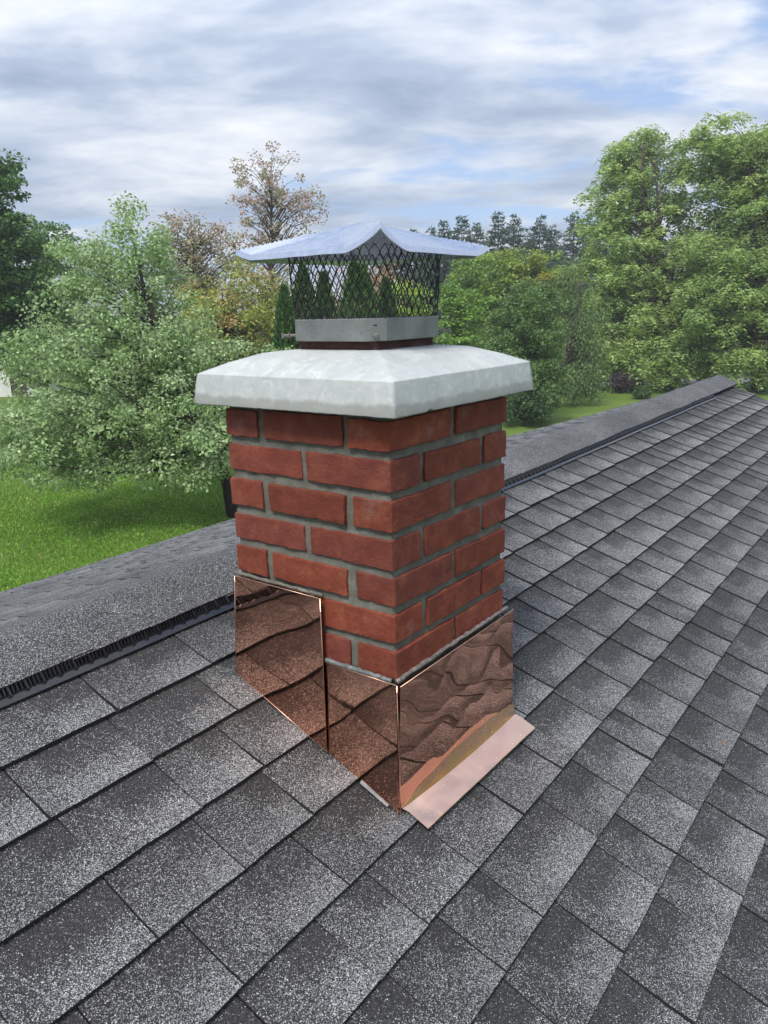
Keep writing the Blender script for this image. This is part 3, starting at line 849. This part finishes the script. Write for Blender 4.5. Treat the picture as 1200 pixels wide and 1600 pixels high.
class Tree:
    def __init__(s, name, px, depth, label, seed, cat='tree', group=None):
        b = at(px, 600, depth); s.base = np.array((b.x, b.y, GROUND)); s.depth = depth
        s.root = empty(name, Vector(s.base), label, cat, group); s.rs = np.random.RandomState(seed); s.D = depth
    def pt(s, px, py, dd=0.0): return np.array(at(px, py, s.D+dd))
    def blobs(s, spec):
        """spec rows: px, py, rx_px, ry_px, depth offset, depth radius (m or None)"""
        out = []
        for r in spec:
            px, py, rx, ry, dd = r[:5]; dr = r[5] if len(r) > 5 else None
            k = (s.D+dd)/FPX
            out.append((s.pt(px, py, dd), rx*k, ry*k, dr if dr else rx*k))
        return out
    def clumps(s, blobs, n, shell=.5):
        rs = s.rs; vol = np.array([b[1]*b[2]*b[3] for b in blobs])**.75; ch = rs.choice(len(blobs), n, p=vol/vol.sum())
        d = rand_dirs(rs, n); rad = rs.uniform(0, 1, n)**shell
        rt = np.array((RGT.x, RGT.y, 0)); rt /= np.linalg.norm(rt); fw = np.array((FWD.x, FWD.y, 0)); fw /= np.linalg.norm(fw)
        C_ = []
        for i in range(n):
            c, rx, rz, rd = blobs[ch[i]]; q = d[i]*rad[i]
            C_.append(c + rt*q[0]*rx + fw*q[1]*rd + np.array((0, 0, 1))*q[2]*rz)
        C_ = np.array(C_); C_[:, 2] = np.maximum(C_[:, 2], GROUND+.25)
        return C_
    def wood(s, centers, mat, r0, fork=.35, top=None, stems=None, share=1.0, twig=.012, lean=None):
        rs = s.rs; base = s.base; ctr = centers.mean(0); zt = centers[:, 2].max() if top is None else top
        parts = []; axis_top = np.array((ctr[0], ctr[1], GROUND+(zt-GROUND)*.88))
        stems = stems or [(0, 0)]
        axes = []
        for (ox, oy) in stems:
            pts = []; rad = []
            for i in range(9):
                f = i/8; e = f*f*(3-2*f)
                q = base*(1-e)+ (axis_top+np.array((ox, oy, 0)))*e; q[2] = GROUND-.05+(axis_top[2]-GROUND)*f
                q[:2] += rs.normal(size=2)*.03*(zt-GROUND)*.3*(0 if i == 0 else 1)*.3
                pts.append(q); rad.append(r0*(1.25 if i == 0 else 1)*(1-.9*f)/(len(stems)**.4))
            axes.append(np.array(pts)); parts.append(tube(pts, rad, 8))
        sel = centers[rs.uniform(size=len(centers)) < share]
        for c in sel:
            ax = axes[rs.randint(len(axes))]
            zz = max(GROUND+(zt-GROUND)*fork*.6, c[2]-np.linalg.norm(c[:2]-ctr[:2])*rs.uniform(.5, 1.0)-.1)
            f = min(.97, max(.02, (zz-GROUND)/(axis_top[2]-GROUND))); i = min(7, int(f*8)); a = ax[i]+(ax[i+1]-ax[i])*(f*8-i)
            mid = a*.5+c*.5+np.array((0, 0, .12*np.linalg.norm(c-a)))+rs.normal(size=3)*.06*np.linalg.norm(c-a)
            rr = r0*.28*(1-f)+twig
            parts.append(tube([a, mid, c], [rr, rr*.6, twig*.4], 4, cap=False))
        V, F = join(parts)
        put(mesh_obj('trunk', V, F, mat, smooth=True), s.root)
    def crown(s, centers, per, rc, L, Wd, cols, mat=None, flat=.6, up=.35, droop=.15, jitter=.22, spray=False, patch=None, name='crown', weights=None):
        rs = s.rs; n = len(centers); N_ = n*per
        ci = np.repeat(np.arange(n), per)
        crs = rs.uniform(.65, 1.3, n)*rc
        d = rand_dirs(rs, N_); r = rs.uniform(0, 1, N_)**.45
        off = d*r[:, None]*crs[ci][:, None]; off[:, 2] *= flat
        P = centers[ci]+off
        if spray:
            # leaflets along a drooping stalk: group them in eights
            k = 8; g = N_//k; P = P[:g*k]; ci = ci[:g*k]; N_ = g*k
            st = P[::k]; dd = unit(rand_dirs(rs, g)*np.array((1, 1, .3))+np.array((0, 0, -.25))); side = unit(np.cross(dd, np.array((0, 0, 1.))))
            j = np.tile(np.arange(k), g); gi = np.repeat(np.arange(g), k)
            along = (j//2+1)*L*.62; sg = np.where(j % 2, 1, -1)
            P = st[gi]+dd[gi]*along[:, None]-np.array((0, 0, 1))*(along**2*.9)[:, None]
            A = unit(side[gi]*sg[:, None]+dd[gi]*.55+np.array((0, 0, -.28))+rs.normal(size=(N_, 3))*.15)
        else:
            out = unit(off[:N_]+1e-6)
            A = unit(rand_dirs(rs, N_)*np.array((1, 1, .55))+out*.5+np.array((0, 0, -droop)))
        nr = unit(rand_dirs(rs, N_)*(1-up)+np.array((0, 0, 1.))*up+unit(P-centers[ci])*.35)
        B = unit(np.cross(nr, A))
        cols = np.array(cols, float); w = weights if weights is not None else np.full(len(cols), 1/len(cols))
        cc = cols[rs.choice(len(cols), n, p=w)]; lc = cols[rs.choice(len(cols), N_, p=w)]
        col = cc[ci]*.55+lc*.45
        col = col*(1+rs.normal(size=(N_, 1))*jitter).clip(.45, 1.7)
        if patch:
            for (pc, pr, pcol, pw) in patch:
                dd = np.linalg.norm(P-pc, axis=1)/pr; f = (np.clip(1.3-dd, 0, 1)*pw*(rs.uniform(size=N_) < .8))[:, None]
                col = col*(1-f)+np.array(pcol)*f*(1+rs.normal(size=(N_, 1))*.25)
        Ls = L*rs.uniform(.65, 1.25, N_)
        return leaf_mesh(name, P, A, B, Ls, Ls*(Wd/L), np.clip(col, .004, .9), mat or M['leaf'], s.root)

def vegetation():
    G1 = [(.050, .095, .020), (.066, .120, .026), (.085, .145, .032), (.040, .078, .020)]
    # 1 silvery green tree over the lawn, its dark trunk showing beside the chimney
    t = Tree('silver_green_tree', 352, 18.3, 'broad silvery green tree over the lawn left of the chimney, dark trunk', 1)
    b = t.blobs([(180, 640, 175, 105, 0, 2.2), (110, 690, 120, 75, -.6, 1.6), (285, 650, 95, 110, -.3, 1.6), (160, 500, 95, 100, .2, 1.6), (215, 430, 70, 90, .2, 1.3), (130, 410, 48, 75, .3, 1.0), (255, 540, 85, 90, .2, 1.4), (40, 695, 75, 55, .2, 1.2), (330, 570, 60, 70, .3, 1.2), (480, 620, 120, 90, .6, 1.8), (345, 690, 70, 62, -.3, 1.3), (290, 720, 80, 50, -.5, 1.3), (60, 560, 60, 60, .3, 1.1), (215, 365, 42, 50, .2, .9), (195, 560, 120, 90, -.2, 1.7)])
    c = t.clumps(b, 760, .42)
    t.wood(c, M['dark_bark'], .17, .3, share=.25, twig=.010)
    t.crown(c, 115, .36, .095, .056, [(.135, .195, .082), (.165, .23, .11), (.115, .17, .062), (.215, .265, .15)], M['glossy_leaf'], flat=.75, droop=.45, up=.2)
    # 2 dark maple at the left edge
    t = Tree('dark_maple', -55, 33, 'large dark green maple cut off by the left edge', 2)
    b = t.blobs([(-70, 420, 150, 190, 0, 3.5), (-20, 330, 60, 90, 0, 1.8), (30, 490, 70, 85, -.5, 2.2), (-10, 440, 75, 90, -1, 2.2), (-5, 265, 30, 30, 0, 1), (20, 370, 42, 40, -.5, 1.2)])
    c = t.clumps(b, 330, .4); t.wood(c, M['bark'], .32, .3, share=.3)
    t.crown(c, 120, .62, .17, .15, [(.026, .062, .016), (.036, .080, .020), (.052, .102, .022), (.02, .046, .014)], flat=.45, up=.55)
    # 3 round maple behind
    t = Tree('round_maple', 70, 46, 'mid green round maple behind the dark maple at left', 3)
    b = t.blobs([(70, 430, 62, 90, 0, 2.6), (50, 480, 90, 110, 0, 3), (95, 400, 35, 40, 0, 1.4)])
    c = t.clumps(b, 170, .4); t.wood(c, M['bark'], .22, .3, share=.3)
    t.crown(c, 90, .7, .19, .16, [(.060, .110, .026), (.075, .130, .030), (.05, .09, .024)], flat=.5, up=.5)
    # 4 yellowing tree
    t = Tree('yellowing_tree', 375, 26, 'yellow green tree turning gold behind the silvery tree and the crown', 4)
    b = t.blobs([(350, 520, 100, 70, 0, 2), (395, 480, 65, 70, 0, 1.6), (300, 500, 60, 55, .3, 1.4), (430, 520, 40, 60, .2, 1.2), (330, 560, 90, 80, .2, 1.8)])
    c = t.clumps(b, 240, .45); t.wood(c, M['bark'], .13, .3, share=.5)
    t.crown(c, 70, .42, .105, .075, [(.150, .190, .045), (.215, .215, .055), (.11, .155, .045), (.27, .20, .075), (.24, .13, .09)], flat=.7, droop=.3, weights=[.34, .26, .25, .1, .05])
    # 5 and 6 sparse red-leaved trees
    for (nm, px, D, bl, lab, sd_, nc, per) in (
            ('sparse_red_tree', 425, 36, [(428, 330, 80, 95, 0, 2.2), (422, 272, 52, 50, 0, 1.5), (475, 310, 46, 34, 0, 1.2), (385, 320, 36, 50, 0, 1.2), (400, 400, 75, 50, 0, 2), (435, 460, 90, 60, 0, 2.2)], 'tall thin tree with sparse reddish leaves rising behind the cap lid', 5, 230, 34),
            ('low_red_tree', 295, 34, [(290, 380, 55, 50, 0, 1.8), (330, 370, 38, 40, 0, 1.2), (250, 400, 30, 45, 0, 1), (310, 440, 75, 50, 0, 2), (365, 400, 38, 36, 0, 1.2)], 'lower thin tree with sparse rusty red leaves left of the tall one', 6, 240, 30)):
        t = Tree(nm, px, D, lab, sd_); b = t.blobs(bl); c = t.clumps(b, nc, .6)
        t.wood(c, M['bark'], .15, .35, share=1.0, twig=.016)
        low = np.array([t.pt(px, 445)]); 
        t.crown(c, per, .34, .125, .085, [(.20, .14, .105), (.19, .17, .105), (.16, .175, .085), (.26, .16, .13)], flat=.8, droop=.3, patch=[(t.pt(px, 470), 3.0, (.10, .13, .055), .8)])
    # 7 red-brown bush near cap
    t = Tree('bronze_tree', 600, 40, 'bronze leaved tree glimpsed through the mesh cage', 7)
    b = t.blobs([(590, 440, 60, 60, 0, 1.8), (560, 470, 70, 60, 0, 2)]); c = t.clumps(b, 110, .5); t.wood(c, M['bark'], .12, share=.6)
    t.crown(c, 45, .5, .13, .09, [(.22, .14, .09), (.16, .17, .07), (.26, .17, .12)], droop=.3)
    # 8 arborvitae cones
    for i, (px, top, D, hw, lab) in enumerate(((452, 452, 25, 24, 'dark arborvitae left of the cage, lowest of the row'), (482, 420, 25.4, 27, 'dark arborvitae behind the left side of the cage'), (513, 432, 26, 25, 'dark arborvitae second from the left inside the cage'), (565, 392, 24.6, 34, 'tallest dark arborvitae at the middle of the mesh cage'), (607, 440, 26, 24, 'short arborvitae just right of the tallest one'))):
        t = Tree('arborvitae', px, D, lab, 20+i, group='arborvitae row behind the chimney'); rs = t.rs
        zt = t.pt(px, top)[2]; H = zt-GROUND; rb = hw*D/FPX*1.9; n = 9000
        f = rs.uniform(0, 1, n)**1.25; th = rs.uniform(0, 2*math.pi, n)
        lob = 1+.16*np.sin(th*5+f*9+i)+.10*np.sin(th*9-f*23)
        rr = rb*(1-f)**.75*lob*rs.uniform(.55, 1.0, n)**.5
        P = t.base+np.stack([np.cos(th)*rr, np.sin(th)*rr, .1+f*(H-.1)], 1)
        A = unit(np.stack([np.cos(th)*.45, np.sin(th)*.45, np.ones(n)], 1)+rs.normal(size=(n, 3))*.25); B = unit(np.cross(A, rand_dirs(rs, n)))
        col = np.array((.030, .068, .022))*(1+rs.normal(size=(n, 1))*.3).clip(.4, 1.8); tip = (rs.uniform(size=n) < .22)[:, None]; col = np.where(tip, np.array((.07, .125, .03)), col)
        leaf_mesh('crown', P, A, B, .17*rs.uniform(.6, 1.3, n), .075, col, M['needle'], t.root)
        put(mesh_obj('trunk', *tube([t.base, t.base+np.array((0, 0, H*.5)), t.base+np.array((0, 0, H*.9))], [.09, .05, .015], 6), M['dark_bark']), t.root)
    # 9 lime shrub right in the cage
    t = Tree('lime_shrub', 640, 31, 'bright lime shrub seen through the right side of the cage', 30, 'shrub')
    b = t.blobs([(640, 470, 34, 55, 0, 1), (628, 520, 45, 60, 0, 1.3), (665, 500, 25, 40, 0, .8)]); c = t.clumps(b, 90, .45); t.wood(c, M['bark'], .07, share=.5)
    t.crown(c, 60, .36, .11, .08, [(.13, .20, .03), (.17, .24, .04), (.09, .15, .03)], up=.5)
    # 10 row of pines far behind
    rs0 = np.random.RandomState(77)
    pines = [(618, 372), (650, 360), (676, 358), (695, 347), (722, 341), (744, 351), (776, 335), (799, 339), (838, 341), (856, 355), (889, 334), (915, 352)]
    words = ['leftmost, behind the cage', 'second from the left, behind the cage', 'third from the left, behind the cage', 'left of the lid tip', 'just above the lid tip', 'right of the lid tip', 'with the tallest pointed top', 'sixth from the right end', 'with a broad top, mid row', 'fourth from the right end', 'near the big walnut', 'half hidden by the big walnut']
    for i, (px, top) in enumerate(pines):
        D = 78+rs0.uniform(-5, 5); t = Tree('pine_tree', px, D, 'dark blue green pine in the far row, '+words[i], 40+i, group='far row of pines'); rs = t.rs
        zt = t.pt(px, top)[2]; H = zt-GROUND; P = []; A = []; parts = [tube([t.base, t.base+np.array((0, 0, H*.97))], [.22, .03], 6)]
        nl = 34
        for k in range(nl):
            f = .12+.875*k/nl; z = GROUND+H*f; rb = (1-f)**1.0*8.0*rs.uniform(.5, 1.25)+.04
            for m_ in range(7):
                th = rs.uniform(0, 2*math.pi); L = rb*rs.uniform(.6, 1.1); d = np.array((math.cos(th), math.sin(th), rs.uniform(-.12, .22)))
                a = t.base.copy(); a[2] = z; parts.append(tube([a, a+d*L], [.03, .008], 3, cap=False))
                nn = max(3, int(26*L)); q = rs.uniform(.1, 1, nn)**.7; P.append(a+d*L*q[:, None]+rs.normal(size=(nn, 3))*.09*np.array((1, 1, .6))); A.append(unit(d+rs.normal(size=(nn, 3))*.55+np.array((0, 0, .1))))
        P = np.concatenate(P); A = np.concatenate(A); n = len(P); B = unit(np.cross(A, rand_dirs(rs, n)))
        col = np.array((.036, .060, .042))*(1+rs.normal(size=(n, 1))*.28).clip(.4, 1.8)
        leaf_mesh('crown', P, A, B, .34*rs.uniform(.6, 1.2, n), .10, col, M['needle'], t.root)
        put(mesh_obj('trunk', *join(parts), M['bark']), t.root)
    # 11 maple turning orange
    t = Tree('turning_maple', 800, 50, 'rounded green maple with one yellowing patch behind the right end of the lid', 60)
    b = t.blobs([(800, 440, 85, 62, 0, 3.2), (760, 460, 70, 65, 0, 3), (850, 450, 58, 55, 0, 2.6), (800, 520, 100, 70, 0, 3.5), (725, 430, 40, 40, .5, 1.6), (885, 470, 30, 50, .4, 1.6)])
    c = t.clumps(b, 300, .42); t.wood(c, M['bark'], .28, .25, share=.3)
    t.crown(c, 95, .62, .19, .16, [(.085, .140, .028), (.115, .175, .034), (.145, .205, .042), (.06, .105, .026)], flat=.5, up=.5, patch=[(t.pt(835, 425, -2.2), 1.3, (.24, .19, .035), .8), (t.pt(790, 390, -1), 1.3, (.16, .18, .035), .5), (t.pt(850, 440, -3), .5, (.30, .13, .04), .6)])
    # 12 dense round tree in front of it
    t = Tree('dense_round_tree', 832, 32, 'dense dark green rounded tree standing just right of the crown', 61)
    b = t.blobs([(825, 510, 55, 75, 0, 1.6), (815, 580, 62, 80, 0, 1.8), (845, 540, 42, 70, -.3, 1.3), (830, 460, 36, 38, 0, 1), (860, 600, 32, 50, -.2, 1), (795, 540, 42, 60, .2, 1.3)])
    c = t.clumps(b, 300, .42); t.wood(c, M['bark'], .13, .15, share=.35)
    t.crown(c, 100, .36, .115, .075, [(.062, .105, .034), (.078, .128, .042), (.10, .155, .054), (.045, .08, .027)], flat=.7, up=.35, droop=.3)
    # low skirt shrub beneath it
    t = Tree('understorey_shrub', 820, 31, 'dark leafy shrub at the foot of the rounded tree', 62, 'shrub')
    b = t.blobs([(815, 630, 38, 28, 0, 1), (840, 640, 20, 20, 0, .7)]); c = t.clumps(b, 70, .5); t.wood(c, M['dark_bark'], .05, share=.9)
    t.crown(c, 50, .3, .11, .075, [(.03, .058, .022), (.04, .075, .026)], up=.3)
    # 13 pale layered shrub
    t = Tree('layered_shrub', 725, 36, 'bright green layered shrub between the cage and the rounded tree', 63, 'shrub')
    b = t.blobs([(718, 490, 38, 38, 0, 1.2), (745, 475, 26, 24, 0, .9), (720, 535, 50, 35, 0, 1.5), (700, 470, 22, 26, 0, .8)]); c = t.clumps(b, 90, .45); t.wood(c, M['bark'], .08, share=.5)
    t.crown(c, 75, .46, .14, .11, [(.09, .16, .030), (.12, .20, .040), (.07, .12, .028)], flat=.28, up=.7)
    # 14 drooping hemlock
    t = Tree('drooping_hemlock', 868, 37, 'drooping hemlock with a brown trunk on the lawn between two crowns', 64)
    b = t.blobs([(905, 580, 34, 55, 0, 1.2), (915, 520, 34, 70, 0, 1.2), (890, 470, 24, 80, 0, .9), (925, 600, 28, 35, -.3, 1), (880, 600, 18, 26, -.2, .6)])
    c = t.clumps(b, 170, .5); t.wood(c, M['bark'], .15, .2, share=.6)
    t.crown(c, 70, .42, .15, .05, [(.045, .075, .028), (.06, .10, .034), (.085, .12, .045)], M['needle'], flat=1.3, up=.1, droop=1.4)
    # 15, 16 large walnuts at right
    for (nm, px, D, bl, lab, sd_, nc, st) in (
            ('walnut_tree', 1050, 44, [(1010, 300, 75, 95, 0, 3), (990, 240, 45, 45, 0, 1.8), (950, 330, 50, 40, 0, 2), (960, 420, 65, 65, -.5, 2.6), (1030, 430, 85, 80, 0, 3.2), (1000, 520, 95, 70, -.5, 3.2), (935, 500, 40, 60, 0, 1.8), (1060, 520, 70, 60, -.5, 2.6), (1085, 400, 45, 80, .5, 2), (960, 575, 45, 28, -.5, 1.6), (1030, 560, 80, 40, -1.5, 2), (1090, 570, 50, 36, -1.5, 1.6), (935, 400, 40, 50, 0, 1.8)], 'tall light green walnut tree with forked trunk beyond the roof end', 65, 540, [(-.9, .2), (.5, .5), (-.1, -.3)]),
            ('walnut_tree', 1185, 41, [(1150, 270, 80, 85, 0, 3), (1110, 225, 48, 48, 0, 1.8), (1195, 240, 45, 55, 0, 1.8), (1220, 330, 95, 100, 0, 3.4), (1140, 380, 70, 80, -.5, 2.8), (1180, 470, 90, 80, -.5, 3), (1120, 480, 60, 70, -.8, 2.2), (1230, 540, 90, 70, 0, 3), (1160, 560, 60, 45, -1, 2.2)], 'tall green walnut tree cut off by the right edge', 66, 560, [(-.8, .1), (.7, .4), (0, -.5)])):
        t = Tree(nm, px, D, lab, sd_, group='large walnuts at the right'); b = t.blobs(bl); c = t.clumps(b, nc, .45)
        t.wood(c, M['bark'], .42, .3, share=.45, twig=.018, stems=st)
        t.crown(c, 168, .72, .21, .092, [(.125, .180, .055), (.155, .215, .066), (.195, .25, .082), (.085, .135, .046)], flat=.42, spray=True, up=.5)
    # shrubs on the far lawn
    for (px, py, D, rx, ry, cols, lab, sd_) in ((1003, 615, 39.5, 15, 9, [(.035, .06, .022), (.05, .085, .03)], 'small dark round bush on the far lawn above the ridge', 70), (968, 596, 42, 22, 12, [(.045, .035, .045), (.06, .045, .055)], 'low purple leaved shrub on the far lawn', 71)):
        t = Tree('lawn_shrub', px, D, lab, sd_, 'shrub'); b = t.blobs([(px, py, rx, ry, 0, rx*D/FPX)]); c = t.clumps(b, 40, .4); t.wood(c, M['dark_bark'], .03, share=.6)
        t.crown(c, 60, .2, .09, .07, cols)
    # far wood closing the horizon
    rs = np.random.RandomState(9); n = 60000
    ang = rs.uniform(R(2), R(80), n); rad = rs.uniform(105, 135, n); prof = 4.2+1.5*np.sin(ang*31)+1.1*np.sin(ang*73+1)+.8*np.sin(ang*151)
    z = GROUND+prof*rs.uniform(0, 1, n)**.7
    P = np.stack([CAM.x+np.cos(ang)*rad, CAM.y+np.sin(ang)*rad, z], 1); A = unit(rand_dirs(rs, n)+np.array((0, 0, .2))); B = unit(np.cross(A, rand_dirs(rs, n)))
    col = np.array((.045, .080, .034))*(1+rs.normal(size=(n, 1))*.3).clip(.4, 1.8)
    o = leaf_mesh('far_wood', P, A, B, .75*rs.uniform(.6, 1.3, n), .6, col, M['leaf'], None); tag(o, 'far green wood closing the horizon behind the gardens', 'wood', kind='stuff')
    # grass blades on the near part of the lawn behind the ridge
    n = 110000; pa = rs.uniform(-140, 420, n); py = rs.uniform(715, 950, n)
    P = np.array([tuple(on_plane(a, b, GROUND+.0)) for a, b in zip(pa, py)]); 
    for i in range(0, n): P[i, 2] = GROUND + .16*mn.noise(Vector((P[i, 0]*.05, P[i, 1]*.05, 2)))+.05*mn.noise(Vector((P[i, 0]*.2, P[i, 1]*.2, 5)))-.01
    A = unit(rand_dirs(rs, n)*.7+np.array((0, 0, 1.))); B = unit(np.cross(A, rand_dirs(rs, n)))
    col = np.array((.085, .170, .020))*(1+rs.normal(size=(n, 1))*.3).clip(.4, 1.8); dry = (rs.uniform(size=n) < .08)[:, None]; col = np.where(dry, np.array((.26, .27, .09)), col)
    o = leaf_mesh('grass_blades', P, A, B, .075*rs.uniform(.5, 1.3, n), .022, col, M['leaf'], None); tag(o, 'short bright green grass blades on the lawn at left', 'grass', kind='stuff')
vegetation()

# ------------------------------------------------------------------ white outbuilding at the far left
def outbuilding():
    p = at(12, 605, 49); b = Vector((p.x, p.y, GROUND))
    h = empty('white_outbuilding', b, 'small white outbuilding glimpsed under the dark maple at far left', 'building')
    rt = Vector((RGT.x, RGT.y, 0)).normalized(); fw = Vector((FWD.x, FWD.y, 0)).normalized()
    def q(x, y, z): return b+rt*x+fw*y+Vector((0, 0, z))
    V = [q(x, y, z) for x in (-3.6, 1.6) for y in (0, 4) for z in (0, 2.6)]
    put(mesh_obj('wall', V, [(0,1,3,2),(4,6,7,5),(0,4,5,1),(2,3,7,6),(1,5,7,3)], M['white']), h)
    V = [q(x, y, z) for x in (-3.9, 1.9) for y, z in ((-.3, 2.55), (2, 4.0), (4.3, 2.55), (4.3, 2.45), (-.3, 2.45))]
    put(mesh_obj('roof', V, [(0,1,6,5),(1,2,7,6),(2,3,8,7),(3,4,9,8),(4,0,5,9),(0,4,3,2,1),(5,6,7,8,9)], M['grey_roof']), h)
    d = mesh_obj('door', [q(x, -.03, z) for x, z in ((.2, .02), (1.2, .02), (1.2, 2.05), (.2, 2.05))]+[q(x, .02, z) for x, z in ((.2, .02), (1.2, .02), (1.2, 2.05), (.2, 2.05))], [(0,1,2,3),(0,4,5,1),(1,5,6,2),(2,6,7,3),(3,7,4,0)], M['bark']); put(d, h)
outbuilding()

# ------------------------------------------------------------------ air
def haze():
    m = bpy.data.materials.new('thin_haze'); m.use_nodes = True; m.node_tree.nodes.clear(); N = NT(m.node_tree)
    v = N('VolumePrincipled', {'Color': (.93, .96, 1.0, 1), 'Density': HAZE, 'Anisotropy': .2})
    N('OutputMaterial', {'Volume': v.outputs[0]})
    V, F = box((60, 60, (GROUND-1+14)/2), (3200, 3200, (14-GROUND+1)/2))
    o = mesh_obj('haze', V, F, m); tag(o, 'thin pale summer haze over the gardens', 'haze', kind='stuff')
HAZE = .0011
haze()
